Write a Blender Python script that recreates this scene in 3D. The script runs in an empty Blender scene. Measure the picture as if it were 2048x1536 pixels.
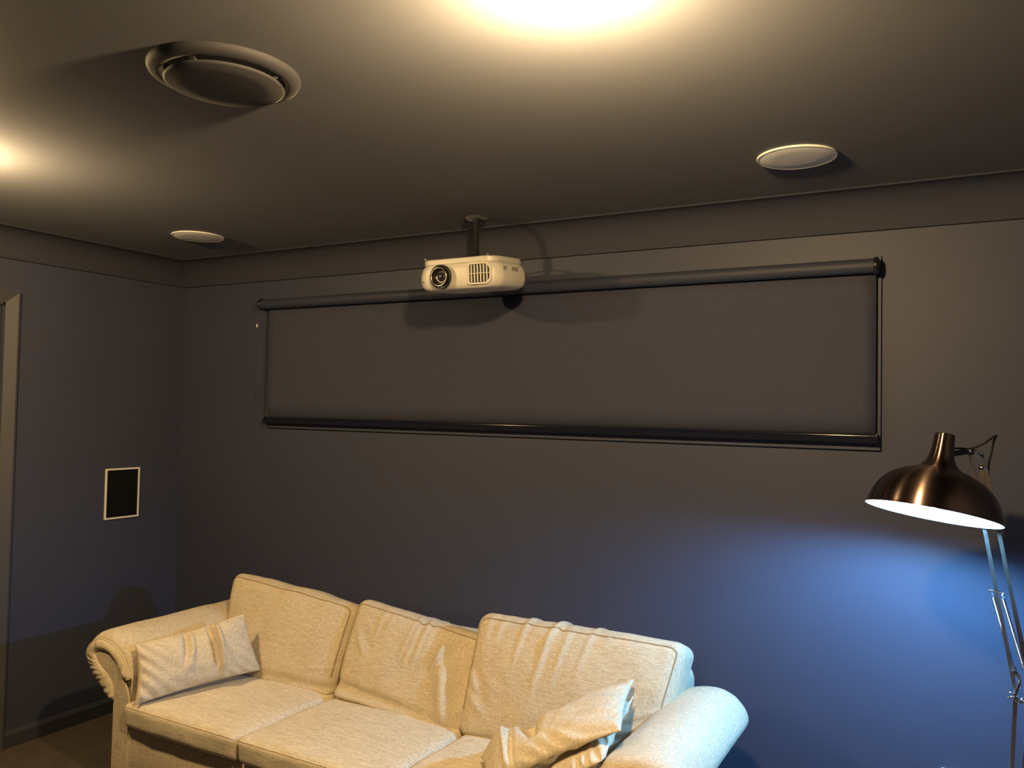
import bpy, bmesh, math, random
import numpy as np
from mathutils import Vector, Matrix, noise as mnoise
random.seed(4)
SC = bpy.context.scene
COL = SC.collection
PI = math.pi

# ------------------------------------------------------------------ helpers
ORG = {}                      # object name -> world origin its mesh is built around

def tag(o, label=None, cat=None, group=None, kind=None):
    if label: o['label'] = label
    if cat: o['category'] = cat
    if group: o['group'] = group
    if kind: o['kind'] = kind
    return o

def thing(name, loc, label, cat, group=None):
    o = bpy.data.objects.new(name, None)
    o.empty_display_size = .1
    COL.objects.link(o)
    o.location = loc
    ORG[o.name] = np.array(loc, float)
    return tag(o, label, cat, group)

def mk(name, V, F, mat, parent=None, smooth=True, label=None, flat_angle=None, origin=None):
    """one mesh object from world-space vertices, parented without moving"""
    V = np.asarray(V, float)
    if parent is not None:
        org = ORG[parent.name]
    elif origin is not None:
        org = np.array(origin, float)
    else:
        org = np.zeros(3)
    me = bpy.data.meshes.new(name)
    me.from_pydata([tuple(v) for v in (V - org)], [], [tuple(int(i) for i in f) for f in F])
    me.validate()
    bm = bmesh.new(); bm.from_mesh(me)
    bmesh.ops.recalc_face_normals(bm, faces=bm.faces)
    bm.to_mesh(me); bm.free()
    if smooth:
        me.polygons.foreach_set('use_smooth', [True] * len(me.polygons))
        if flat_angle:
            me.set_sharp_from_angle(angle=math.radians(flat_angle))
    o = bpy.data.objects.new(name, me)
    COL.objects.link(o)
    ORG[o.name] = org
    if parent is not None:
        o.parent = parent
    else:
        o.location = org
    if mat: me.materials.append(mat)
    if label: o['label'] = label
    return o

class MB:
    """collects shapes for one mesh"""
    def __init__(s): s.V = []; s.F = []
    def add(s, V, F):
        b = len(s.V)
        s.V += [tuple(v) for v in np.asarray(V, float)]
        s.F += [tuple(int(i) + b for i in f) for f in F]
        return s
    def box(s, lo, hi): return s.add(*box(lo, hi))
    def build(s, name, mat, parent=None, **k): return mk(name, s.V, s.F, mat, parent, **k)

def box(lo, hi):
    x0, y0, z0 = lo; x1, y1, z1 = hi
    V = [(x0,y0,z0),(x1,y0,z0),(x1,y1,z0),(x0,y1,z0),(x0,y0,z1),(x1,y0,z1),(x1,y1,z1),(x0,y1,z1)]
    F = [(0,3,2,1),(4,5,6,7),(0,1,5,4),(1,2,6,5),(2,3,7,6),(3,0,4,7)]
    return V, F

def rbox(lo, hi, r, seg=4):
    bm = bmesh.new()
    V, F = box(lo, hi)
    vs = [bm.verts.new(v) for v in V]
    for f in F: bm.faces.new([vs[i] for i in f])
    bmesh.ops.bevel(bm, geom=list(bm.edges), offset=r, segments=seg, profile=.5, affect='EDGES')
    bm.verts.index_update()
    out = [tuple(v.co) for v in bm.verts], [tuple(v.index for v in f.verts) for f in bm.faces]
    bm.free()
    return out

def frames(P):
    P = np.asarray(P, float); n = len(P)
    T = np.zeros_like(P)
    T[1:-1] = P[2:] - P[:-2]; T[0] = P[1] - P[0]; T[-1] = P[-1] - P[-2]
    T /= np.maximum(np.linalg.norm(T, axis=1)[:, None], 1e-9)
    a = np.array([0, 0, 1.]) if abs(T[0][2]) < .9 else np.array([1., 0, 0])
    N = np.zeros_like(P); N[0] = np.cross(T[0], a); N[0] /= np.linalg.norm(N[0])
    for i in range(1, n):
        v = N[i-1] - T[i] * (N[i-1] @ T[i]); N[i] = v / max(np.linalg.norm(v), 1e-9)
    return T, N, np.cross(T, N)

def tube(P, r, n=10, closed=False):
    P = np.asarray(P, float)
    if closed:
        P = np.vstack([P, P[:1]])
    T, N, B = frames(P)
    m = len(P)
    r = np.full(m, r) if np.isscalar(r) else np.asarray(r)
    V = []; F = []
    for i in range(m):
        for k in range(n):
            a = 2 * PI * k / n
            V.append(P[i] + r[i] * (math.cos(a) * N[i] + math.sin(a) * B[i]))
    for i in range(m - 1):
        for k in range(n):
            F.append((i*n+k, i*n+(k+1) % n, (i+1)*n+(k+1) % n, (i+1)*n+k))
    F.append(tuple(range(n))[::-1]); F.append(tuple((m-1)*n+k for k in range(n)))
    return V, F

def bar(A, B, w, t, up):
    """flat bar from A to B; w along 'up'-perpendicular side, t along up"""
    A = np.asarray(A, float); B = np.asarray(B, float)
    d = B - A; d /= np.linalg.norm(d)
    up = np.asarray(up, float); up = up - d * (up @ d); up /= np.linalg.norm(up)
    s = np.cross(d, up)
    V = []
    for P in (A, B):
        for a, b in ((-1,-1),(1,-1),(1,1),(-1,1)):
            V.append(P + s * a * w / 2 + up * b * t / 2)
    F = [(0,3,2,1),(4,5,6,7),(0,1,5,4),(1,2,6,5),(2,3,7,6),(3,0,4,7)]
    return V, F

def lathe(prof, n=64, M=None, cap0=False, cap1=False):
    V = []; F = []
    for r, z in prof:
        for k in range(n):
            a = 2 * PI * k / n
            V.append((r * math.cos(a), r * math.sin(a), z))
    m = len(prof)
    for i in range(m - 1):
        for k in range(n):
            F.append((i*n+k, i*n+(k+1) % n, (i+1)*n+(k+1) % n, (i+1)*n+k))
    if cap0: F.append(tuple(range(n))[::-1])
    if cap1: F.append(tuple((m-1)*n+k for k in range(n)))
    V = np.array(V)
    if M is not None:
        M = np.array(M); V = V @ M[:3, :3].T + M[:3, 3]
    return V, F

def trans(loc, z=(0, 0, 1)):
    R = Vector(z).to_track_quat('Z', 'Y').to_matrix().to_4x4()
    return Matrix.Translation(loc) @ R

def catmull(P, n, closed=False):
    P = np.asarray(P, float)
    if closed: Q = np.vstack([P[-1], P, P[0], P[1]])
    else: Q = np.vstack([2*P[0]-P[1], P, 2*P[-1]-P[-2]])
    m = len(Q) - 3
    out = []
    for i in range(m):
        p0, p1, p2, p3 = Q[i:i+4]
        for t in np.linspace(0, 1, 14, endpoint=False):
            out.append(.5*((2*p1)+(-p0+p2)*t+(2*p0-5*p1+4*p2-p3)*t*t+(-p0+3*p1-3*p2+p3)*t**3))
    if not closed: out.append(P[-1])
    return resample(np.array(out), n, closed)

def resample(P, n, closed=False):
    P = np.asarray(P, float)
    if closed: P = np.vstack([P, P[:1]])
    L = np.r_[0, np.cumsum(np.linalg.norm(np.diff(P, axis=0), axis=1))]
    s = np.linspace(0, L[-1], n + (1 if closed else 0))
    R = np.stack([np.interp(s, L, P[:, k]) for k in range(P.shape[1])], 1)
    return R[:-1] if closed else R

def nz(V, scale, seed=0.):
    o = Vector((seed * 13.7, seed * 5.1, seed * 9.3))
    return np.array([mnoise.noise(Vector(v) * scale + o) for v in V])

# ------------------------------------------------------------------ materials
def new_mat(name):
    m = bpy.data.materials.new(name); m.use_nodes = True
    nt = m.node_tree; b = nt.nodes['Principled BSDF']
    return m, nt, b

def setp(b, **k):
    for n, v in k.items():
        n = n.replace('_', ' ')
        if n in b.inputs: b.inputs[n].default_value = v

def paint(name, col, rough=.6, spec=.4, bump=.04, scale=220, var=.06):
    m, nt, b = new_mat(name)
    N, L = nt.nodes, nt.links
    tc = N.new('ShaderNodeTexCoord')
    n1 = N.new('ShaderNodeTexNoise'); n1.inputs['Scale'].default_value = scale; n1.inputs['Detail'].default_value = 3
    n2 = N.new('ShaderNodeTexNoise'); n2.inputs['Scale'].default_value = 2.5; n2.inputs['Detail'].default_value = 3
    L.new(tc.outputs['Object'], n1.inputs['Vector']); L.new(tc.outputs['Object'], n2.inputs['Vector'])
    mx = N.new('ShaderNodeMix'); mx.data_type = 'RGBA'
    mx.inputs['A'].default_value = (*[c * (1 - var) for c in col], 1); mx.inputs['B'].default_value = (*[c * (1 + var) for c in col], 1)
    L.new(n2.outputs['Fac'], mx.inputs['Factor']); L.new(mx.outputs['Result'], b.inputs['Base Color'])
    bp = N.new('ShaderNodeBump'); bp.inputs['Strength'].default_value = bump; bp.inputs['Distance'].default_value = .002
    L.new(n1.outputs['Fac'], bp.inputs['Height']); L.new(bp.outputs['Normal'], b.inputs['Normal'])
    setp(b, Roughness=rough, Specular_IOR_Level=spec)
    return m

def plain(name, col, rough=.5, metal=0., spec=.5, coat=0.):
    m, nt, b = new_mat(name)
    N, L = nt.nodes, nt.links
    tc = N.new('ShaderNodeTexCoord')
    n1 = N.new('ShaderNodeTexNoise'); n1.inputs['Scale'].default_value = 60; n1.inputs['Detail'].default_value = 2
    L.new(tc.outputs['Object'], n1.inputs['Vector'])
    mr = N.new('ShaderNodeMapRange'); mr.inputs['To Min'].default_value = max(rough - .04, .02); mr.inputs['To Max'].default_value = min(rough + .04, 1)
    L.new(n1.outputs['Fac'], mr.inputs['Value']); L.new(mr.outputs['Result'], b.inputs['Roughness'])
    setp(b, Base_Color=(*col, 1), Metallic=metal, Specular_IOR_Level=spec, Coat_Weight=coat)
    return m

def emit(name, col, strength):
    m, nt, b = new_mat(name)
    setp(b, Base_Color=(.8, .8, .8, 1), Emission_Color=(*col, 1), Emission_Strength=strength)
    return m

def fabric(name, c0, c1, sx=(9, 150, 150), sy=(150, 60, 9), bump=.35, streak=.5):
    """loosely woven upholstery: two crossed sets of uneven threads"""
    m, nt, b = new_mat(name)
    N, L = nt.nodes, nt.links
    tc = N.new('ShaderNodeTexCoord')
    outs = []
    for s in (sx, sy):
        mp = N.new('ShaderNodeMapping'); mp.inputs['Scale'].default_value = s
        n = N.new('ShaderNodeTexNoise'); n.inputs['Scale'].default_value = 1.6; n.inputs['Detail'].default_value = 3; n.inputs['Roughness'].default_value = .65
        L.new(tc.outputs['Object'], mp.inputs['Vector']); L.new(mp.outputs['Vector'], n.inputs['Vector'])
        outs.append(n.outputs['Fac'])
    ad = N.new('ShaderNodeMath'); ad.operation = 'ADD'
    L.new(outs[0], ad.inputs[0]); L.new(outs[1], ad.inputs[1])
    mr = N.new('ShaderNodeMapRange'); mr.inputs['From Min'].default_value = .75; mr.inputs['From Max'].default_value = 1.25
    L.new(ad.outputs['Value'], mr.inputs['Value'])
    big = N.new('ShaderNodeTexNoise'); big.inputs['Scale'].default_value = 7; big.inputs['Detail'].default_value = 4
    L.new(tc.outputs['Object'], big.inputs['Vector'])
    mm = N.new('ShaderNodeMath'); mm.operation = 'MULTIPLY_ADD'; mm.inputs[1].default_value = .35; mm.inputs[2].default_value = -.17
    L.new(big.outputs['Fac'], mm.inputs[0])
    ad2 = N.new('ShaderNodeMath'); ad2.operation = 'ADD'; ad2.use_clamp = True
    L.new(mr.outputs['Result'], ad2.inputs[0]); L.new(mm.outputs['Value'], ad2.inputs[1])
    mx = N.new('ShaderNodeMix'); mx.data_type = 'RGBA'
    mx.inputs['A'].default_value = (*c0, 1); mx.inputs['B'].default_value = (*c1, 1)
    L.new(ad2.outputs['Value'], mx.inputs['Factor']); L.new(mx.outputs['Result'], b.inputs['Base Color'])
    bp = N.new('ShaderNodeBump'); bp.inputs['Strength'].default_value = bump; bp.inputs['Distance'].default_value = .0016
    L.new(ad.outputs['Value'], bp.inputs['Height']); L.new(bp.outputs['Normal'], b.inputs['Normal'])
    setp(b, Roughness=.85, Specular_IOR_Level=.2, Sheen_Weight=.08, Sheen_Roughness=.4)
    return m

WALLC = (.046, .052, .090)
M = {}
M['wall'] = paint('charcoal_wall_paint', WALLC, .55, .35)
M['ceil'] = paint('charcoal_ceiling_paint', (.050, .051, .066), .65, .3, .02)
setp(M['ceil'].node_tree.nodes['Principled BSDF'], Sheen_Weight=.28, Sheen_Roughness=.42, Sheen_Tint=(.80, .84, 1., 1))
M['ventp'] = paint('charcoal_vent_paint', (.044, .044, .054), .7, .2, .02)
setp(M['ventp'].node_tree.nodes['Principled BSDF'], Sheen_Weight=.08, Sheen_Roughness=.4)
M['corn'] = paint('charcoal_cornice_paint', (.044, .046, .066), .8, .15, .02)
M['mount'] = paint('charcoal_mount_paint', (.014, .0145, .019), .8, .15, .02)
M['trim'] = paint('charcoal_gloss_trim', (.045, .048, .070), .4, .4, .02)
M['reveal'] = paint('charcoal_satin_trim', (.062, .063, .08), .5, .4, .02)
M['door'] = paint('charcoal_door_paint', (.040, .042, .062), .45, .4, .02)
M['fabric'] = fabric('beige_woven_upholstery', (.43, .35, .235), (.72, .63, .49), sx=(14, 170, 220), sy=(220, 170, 14), bump=.45)
M['armfab'] = fabric('beige_chenille_arm_upholstery', (.49, .415, .305), (.68, .60, .48), sx=(9, 80, 130), sy=(100, 40, 90), bump=.45)
M['seatfab'] = fabric('beige_chenille_upholstery', (.53, .45, .325), (.76, .68, .55), sx=(9, 80, 130), sy=(100, 40, 90), bump=.45)
M['pillowfab'] = fabric('beige_slub_linen', (.52, .44, .32), (.74, .66, .53), sx=(60, 16, 160), sy=(120, 120, 22), bump=.3)
M['piping'] = plain('beige_piping_cord', (.66, .57, .43), .8, 0., .2)
M['seam'] = plain('brown_seam_cord', (.34, .26, .165), .9, 0., .1)  # darker brown cord for the back cushion seams
M['foot'] = plain('dark_stained_wood', (.02, .014, .01), .4)
M['white_plastic'] = plain('warm_white_plastic', (.58, .55, .50), .38)
M['white_lid'] = plain('off_white_plastic', (.52, .50, .46), .42)
M['groove'] = plain('shadow_grey_plastic', (.22, .20, .18), .6)
M['black'] = plain('black_plastic', (.012, .012, .013), .35)
M['ringmetal'] = plain('pale_metal_ring', (.62, .56, .48), .25, 1.)
M['lens'] = plain('coated_lens_glass', (.02, .018, .03), .05, 0., .9, 1.)
M['ink'] = plain('grey_printed_ink', (.16, .15, .14), .7)
M['spk_white'] = plain('white_powder_coat', (.80, .79, .75), .6)
M['spk_black'] = paint('black_grille_cloth', (.006, .006, .006), .9, .1, .5, 900)
M['frame_white'] = plain('white_frame_lacquer', (.85, .82, .74), .4)
M['blind_fab'] = fabric('charcoal_blind_fabric', (.044, .049, .082), (.052, .057, .094), sx=(300, 300, 40), sy=(40, 40, 300), bump=.08)
M['blind_metal'] = plain('dark_anodised_aluminium', (.032, .038, .066), .55, 0., .3)
M['blind_rail'] = plain('gloss_black_rail', (.010, .012, .024), .14, 0., .18)
M['blind_black'] = plain('black_bracket_plastic', (.012, .012, .014), .25)
M['chrome'] = plain('polished_chrome', (.78, .78, .80), .12, 1.)
M['nickel'] = plain('brushed_nickel_bar', (.50, .43, .38), .30, 1.)
M['cord'] = plain('black_rubber_cord', (.008, .008, .010), .55, 0., .2)
M['glass'] = plain('dark_window_glass', (.01, .012, .016), .08)
M['outlet'] = plain('white_outlet_plastic', (.75, .75, .74), .4)
M['shade_in'] = plain('white_reflector_enamel', (.85, .86, .88), .5)
WARM = (1., .68, .31)
COOL = (.21, .58, 1.)
M['warm_lamp'] = emit('warm_lit_diffuser', WARM, 2050.)
M['dim_warm_lamp'] = emit('dimmer_warm_lit_diffuser', WARM, 1600.)
M['cool_bulb'] = emit('cool_lit_bulb', COOL, 2300.)

def carpet():
    m, nt, b = new_mat('brown_loop_carpet')
    N, L = nt.nodes, nt.links
    tc = N.new('ShaderNodeTexCoord')
    n1 = N.new('ShaderNodeTexNoise'); n1.inputs['Scale'].default_value = 9; n1.inputs['Detail'].default_value = 6
    n2 = N.new('ShaderNodeTexNoise'); n2.inputs['Scale'].default_value = 260; n2.inputs['Detail'].default_value = 2
    L.new(tc.outputs['Object'], n1.inputs['Vector']); L.new(tc.outputs['Object'], n2.inputs['Vector'])
    mx = N.new('ShaderNodeMix'); mx.data_type = 'RGBA'
    mx.inputs['A'].default_value = (.055, .045, .037, 1); mx.inputs['B'].default_value = (.12, .10, .085, 1)
    L.new(n1.outputs['Fac'], mx.inputs['Factor']); L.new(mx.outputs['Result'], b.inputs['Base Color'])
    bp = N.new('ShaderNodeBump'); bp.inputs['Strength'].default_value = .6; bp.inputs['Distance'].default_value = .004
    L.new(n2.outputs['Fac'], bp.inputs['Height']); L.new(bp.outputs['Normal'], b.inputs['Normal'])
    setp(b, Roughness=.95, Specular_IOR_Level=.1)
    return m
M['carpet'] = carpet()

def bronze():
    m, nt, b = new_mat('brushed_bronze')
    N, L = nt.nodes, nt.links
    tg = N.new('ShaderNodeTangent'); tg.direction_type = 'RADIAL'; tg.axis = 'Z'
    L.new(tg.outputs['Tangent'], b.inputs['Tangent'])
    tc = N.new('ShaderNodeTexCoord')
    mp = N.new('ShaderNodeMapping'); mp.inputs['Scale'].default_value = (4, 4, 900)
    n1 = N.new('ShaderNodeTexNoise'); n1.inputs['Scale'].default_value = 1.; n1.inputs['Detail'].default_value = 2
    L.new(tc.outputs['Object'], mp.inputs['Vector']); L.new(mp.outputs['Vector'], n1.inputs['Vector'])
    mx = N.new('ShaderNodeMix'); mx.data_type = 'RGBA'
    mx.inputs['A'].default_value = (.19, .140, .125, 1); mx.inputs['B'].default_value = (.27, .195, .17, 1)
    L.new(n1.outputs['Fac'], mx.inputs['Factor']); L.new(mx.outputs['Result'], b.inputs['Base Color'])
    setp(b, Metallic=1., Roughness=.26, Anisotropic=.95, Anisotropic_Rotation=.25)
    return m
M['bronze'] = bronze()

# ------------------------------------------------------------------ setting
XL, XR, YB, YF, ZC = -3.903, .62, 3.136, -2.6, 2.415
W_ = .12
def struct(name, V, F, mat, smooth=False, parent=None, label=None):
    o = mk(name, V, F, mat, parent, smooth=smooth)
    if parent is None: o['kind'] = 'structure'
    if label: o['label'] = label
    return o

struct('floor', *box((XL-W_, YF-W_, -.1), (XR+W_, YB+W_, 0)), M['carpet'])
struct('ceiling', *box((XL-W_, YF-W_, ZC), (XR+W_, YB+W_, ZC+.1)), M['ceil'])
struct('wall_back', *box((XL-W_, YB, 0), (XR+W_, YB+W_, ZC)), M['wall'])
# the left wall leaves a doorway open
DY0, DY1, DZ = 1.30, 2.145, 2.075
lw = MB()
lw.box((XL-W_, YF-W_, 0), (XL, DY0, ZC)).box((XL-W_, DY1, 0), (XL, YB, ZC)).box((XL-W_, DY0, DZ), (XL, DY1, ZC))
struct('wall_left', lw.V, lw.F, M['wall'])
struct('wall_right', *box((XR, YF-W_, 0), (XR+W_, YB, ZC)), M['wall'])
struct('wall_front', *box((XL, YF-W_, 0), (XR, YF, ZC)), M['wall'])

# cove cornice: a hollow quarter curve with a small lip at the wall
def cornice(name, side):
    c = .128
    pr = [(0, -c-.006), (.014, -c-.006), (.016, -c+.008)]
    for a in np.linspace(0, PI/2, 12):
        pr.append((.016 + (c-.022) * (1 - math.cos(a)), -c + .008 + (c-.014) * math.sin(a)))
    pr += [(c, -.006), (c, 0), (0, 0)]
    n = len(pr); V = []; F = []
    if side == 'back':
        for x in (XL, XR): V += [(x, YB - d, ZC + h) for d, h in pr]
    elif side == 'left':
        for y in (YF, YB): V += [(XL + d, y, ZC + h) for d, h in pr]
    elif side == 'right':
        for y in (YF, YB): V += [(XR - d, y, ZC + h) for d, h in pr]
    for i in range(n):
        F.append((i, (i+1) % n, n + (i+1) % n, n + i))
    F += [tuple(range(n)), tuple(range(2*n-1, n-1, -1))]
    o = mk(name, V, F, M['corn'], smooth=True, flat_angle=40); o['kind'] = 'structure'
cornice('trim_1', 'back'); cornice('trim_2', 'left'); cornice('trim_3', 'right')

def skirting(name, V, F): struct(name, V, F, M['trim'])
def skirt_left(y0, y1):
    pr = [(0, 0), (.016, 0), (.016, .062), (.006, .080), (0, .080)]
    n = len(pr); V = []
    for y in (y0, y1): V += [(XL + d, y, z) for d, z in pr]
    F = [(i, (i+1) % n, n+(i+1) % n, n+i) for i in range(n)] + [tuple(range(n)), tuple(range(2*n-1, n-1, -1))]
    return V, F
sl = MB(); sl.add(*skirt_left(DY1+.058, YB)).add(*skirt_left(YF, DY0-.058))
skirting('baseboard_left', sl.V, sl.F)
pr = [(0, 0), (.016, 0), (.016, .062), (.006, .080), (0, .080)]
V = []
for x in (XL+.016, XR): V += [(x, YB - d, z) for d, z in pr]
skirting('baseboard_back', V, [(i, (i+1) % 5, 5+(i+1) % 5, 5+i) for i in range(5)] + [(0,1,2,3,4), (9,8,7,6,5)])

# door in the left wall: splayed architrave, jamb, leaf
dr = mk('door_1', *box((XL-.055, DY0+.012, .006), (XL-.015, DY1-.012, DZ-.014)), M['door'], smooth=False, origin=(XL, (DY0+DY1)/2, 0))
dr['kind'] = 'structure'
fr = MB()
fr.box((XL-W_+.001, DY0, 0), (XL+.001, DY0+.010, DZ)).box((XL-W_+.001, DY1-.010, 0), (XL+.001, DY1, DZ)).box((XL-W_+.001, DY0, DZ-.012), (XL+.001, DY1, DZ))
fr.build('door_frame', M['trim'], dr, smooth=False)
ar = MB()
def archi(y_in, y_out, z1i, z1o):
    # profile: thin at the opening, thick at the outer edge
    sec = [(0, y_in), (.006, y_in), (.024, y_in + (y_out-y_in)*.85), (.022, y_out), (0, y_out)]
    V = [(XL + d, y, 0) for d, y in sec]
    for d, y in sec:
        t = (y - y_in) / (y_out - y_in)
        V.append((XL + d, y, z1i + (z1o - z1i) * t))
    n = 5
    F = [(i, (i+1) % n, n+(i+1) % n, n+i) for i in range(n)] + [tuple(range(n)), tuple(range(2*n-1, n-1, -1))]
    ar.add(V, F)
archi(DY1-.002, DY1+.056, DZ, DZ+.056); archi(DY0+.002, DY0-.056, DZ, DZ+.056)
sec = [(0, 0), (.006, 0), (.024, .048), (.022, .056), (0, .056)]
V = []
for sgn, yy in ((-1, DY0), (1, DY1)):
    V += [(XL + d, yy + sgn * h, DZ + h) for d, h in sec]
ar.add(V, [(i, (i+1) % 5, 5+(i+1) % 5, 5+i) for i in range(5)] + [(0,1,2,3,4), (9,8,7,6,5)])
ar.build('architrave', M['reveal'], dr, smooth=False)
kb = MB(); kb.add(*lathe([(.026, 0), (.026, .006), (.010, .008), (.010, .045), (.012, .05)], 24, trans((XL-.015, DY0+.08, 1.02), (1, 0, 0)), True, True))
kb.add(*tube([(XL+.032, DY0+.08, 1.02), (XL+.034, DY0+.12, 1.02), (XL+.030, DY0+.19, 1.02)], .009, 10))
kb.build('door_handle', M['chrome'], dr)

# high window behind the blind: flat surround and dark pane
WX0, WX1, WZ0, WZ1 = -3.222, -.258, 1.503, 2.19
wn = MB(); t = .055
for lo, hi in (((WX0, WZ0), (WX1, WZ0+t)), ((WX0, WZ1-t), (WX1, WZ1)), ((WX0, WZ0+t), (WX0+t, WZ1-t)), ((WX1-t, WZ0+t), (WX1, WZ1-t))):
    wn.box((lo[0], YB-.014, lo[1]), (hi[0], YB, hi[1]))
w1 = mk('window_1', wn.V, wn.F, M['wall'], smooth=False, origin=((WX0+WX1)/2, YB, WZ0)); w1['kind'] = 'structure'
mk('window_pane', *box((WX0+t, YB-.004, WZ0+t), (WX1-t, YB, WZ1-t)), M['glass'], w1, smooth=False)

# ------------------------------------------------------------------ roller blind
BY = 3.080
b = thing('roller_blind', (-1.73, YB, 2.18), 'long dark charcoal roller blind drawn down over the high back-wall window', 'blind')
tb = MB(); TZ = 2.148; TR = .026
tb.add(*lathe([(0, -.001), (TR, 0), (TR, 2.944), (0, 2.945)], 40, trans((-3.222, BY, TZ), (1, 0, 0))))
tb.build('roller_tube', M['blind_metal'], b, flat_angle=50, label='dark satin roller tube')
def bracket(x, s):
    q = MB()
    q.add(*lathe([(0, 0), (.0285, 0), (.031, .003), (.031, .012), (.026, .017), (0, .018)], 36, trans((x, BY, TZ), (s, 0, 0))))
    q.add(*rbox((min(x, x+s*.016)+.002, BY, TZ-.030), (max(x, x+s*.016)-.002, YB-.014, TZ+.026), .003, 2))
    q.build('bracket', M['blind_black'], b, flat_angle=45, label='black moulded end bracket')
bracket(-.278, 1); bracket(-3.222, -1)
FX0, FX1 = -3.205, -.272
n = 60; V = []; F = []
for j, z in enumerate(np.linspace(TZ-.01, 1.555, 8)):
    for i, x in enumerate(np.linspace(FX0 + .022*(1 - j/7.)*0, FX1, n)):
        V.append((x, BY + TR - .005 + .0012*math.sin(x*2.1+z*3), z))
k = len(V); V += [(x, y + .0012, z) for x, y, z in V]
for j in range(7):
    for i in range(n-1):
        a = j*n+i
        F.append((a, a+1, a+n+1, a+n)); F.append((k+a, k+a+n, k+a+n+1, k+a+1))
for i in range(n-1): F.append((i, k+i, k+i+1, i+1)); a = 7*n+i; F.append((a, a+1, k+a+1, k+a))
for j in range(7): a = j*n; F.append((a, a+n, k+a+n, k+a)); a += n-1; F.append((a, k+a, k+a+n, a+n))
mk('blind_cloth', V, F, M['blind_fab'], b, label='flat charcoal blind cloth')
rl = MB(); FY = BY + TR - .004
pr = [(-.007, .034), (-.010, .031), (-.011, .026), (-.0085, .023), (-.0085, .017), (-.0125, .013), (-.0125, .003), (-.009, 0), (.006, 0), (.008, .004), (.008, .031), (.005, .034)]
V = []
for x in (FX0-.004, FX1+.002): V += [(x, FY + d, 1.5265 + h) for d, h in pr]
n = len(pr)
F = [(i, (i+1) % n, n+(i+1) % n, n+i) for i in range(n)] + [tuple(range(n)), tuple(range(2*n-1, n-1, -1))]
mk('bottom_rail', V, F, M['blind_rail'], b, flat_angle=35, label='dark glossy aluminium bottom rail')
for x, s in ((FX1+.002, 1), (FX0-.004, -1)):
    mk('rail_cap', *rbox((min(x, x+s*.006), FY-.013, 1.5245), (max(x, x+s*.006), FY+.009, 1.5625), .002, 2), M['blind_black'], b)
ch = MB(); z0 = TZ
cp = []
for sgn in (-1, 1):
    L_ = [( -3.236, BY + sgn*.024, z) for z in np.linspace(z0, 1.62, 60)]
    cp += L_ if sgn < 0 else L_[::-1]
for p in cp[::2]:
    ch.add(*lathe([(0, -.0022), (.0019, -.001), (.0019, .001), (0, .0022)], 6, trans(p)))
ch.add(*tube(cp, .0008, 5))
ch.build('chain', M['blind_black'], b, label='fine black bead chain')
cj = mk('chain_joiner', *lathe([(0, -.009), (.0045, -.007), (.0045, -.001), (.002, 0), (.0045, .001), (.0045, .007), (0, .009)], 10, trans((-3.236, BY-.026, 2.035))), M['outlet'], b, label='tiny white chain joiner')

# ------------------------------------------------------------------ ceiling fittings
def ceiling_speaker(x, y, label):
    o = thing('ceiling_speaker', (x, y, ZC), label, 'speaker', 'round speakers set in the ceiling')
    mk('rim', *lathe([(.118, 0), (.118, -.003), (.116, -.0055), (.1125, -.0055), (.1115, -.003), (.1115, 0)], 72, trans((x, y, ZC))), M['spk_white'], o, flat_angle=40)
    mk('grille', *lathe([(0, -.0062), (.06, -.0060), (.108, -.0053), (.1118, -.0046), (.1118, 0)], 72, trans((x, y, ZC))), M['spk_grille'], o, flat_angle=60, label='fine perforated off-white grille')
def grille_mat():
    m, nt, bb = new_mat('perforated_white_grille')
    N, L = nt.nodes, nt.links
    tc = N.new('ShaderNodeTexCoord'); vo = N.new('ShaderNodeTexVoronoi'); vo.inputs['Scale'].default_value = 420
    L.new(tc.outputs['Object'], vo.inputs['Vector'])
    cr = N.new('ShaderNodeMapRange'); cr.inputs['From Min'].default_value = .25; cr.inputs['From Max'].default_value = .5
    L.new(vo.outputs['Distance'], cr.inputs['Value'])
    mx = N.new('ShaderNodeMix'); mx.data_type = 'RGBA'
    mx.inputs['A'].default_value = (.45, .44, .41, 1); mx.inputs['B'].default_value = (.85, .84, .80, 1)
    L.new(cr.outputs['Result'], mx.inputs['Factor']); L.new(mx.outputs['Result'], bb.inputs['Base Color'])
    setp(bb, Roughness=.7, Sheen_Weight=.9, Sheen_Roughness=.45, Sheen_Tint=(.85, .9, 1., 1))
    return m
M['spk_grille'] = grille_mat()
ceiling_speaker(-3.180, 2.617, 'round off-white ceiling speaker over the left end of the blind')
ceiling_speaker(-.453, 2.583, 'round off-white ceiling speaker over the right end of the blind')

vx, vy = -1.555, 1.345
v = thing('ceiling_vent', (vx, vy, ZC), 'round dark-painted air vent with raised rim flush on the dark ceiling', 'vent')
mk('rim', *lathe([(.176, 0), (.176, -.005), (.173, -.011), (.165, -.0155), (.150, -.018), (.141, -.0165), (.138, -.011), (.138, .0)], 96, trans((vx, vy, ZC))), M['ventp'], v, label='raised dark outer ring')
mk('deflector_disc', *lathe([(0, -.034), (.09, -.034), (.132, -.032), (.139, -.029), (.136, -.025), (0, -.022)], 96, trans((vx, vy, ZC))), M['ventp'], v, label='dark round centre plate hung below the ring')
for a in (.3, 1.87, 3.44, 5.0):
    mk('spoke', *bar((vx + .12*math.cos(a), vy + .12*math.sin(a), ZC-.024), (vx + .142*math.cos(a), vy + .142*math.sin(a), ZC-.012), .012, .004, (0, 0, 1)), M['ventp'], v, smooth=False)

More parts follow.
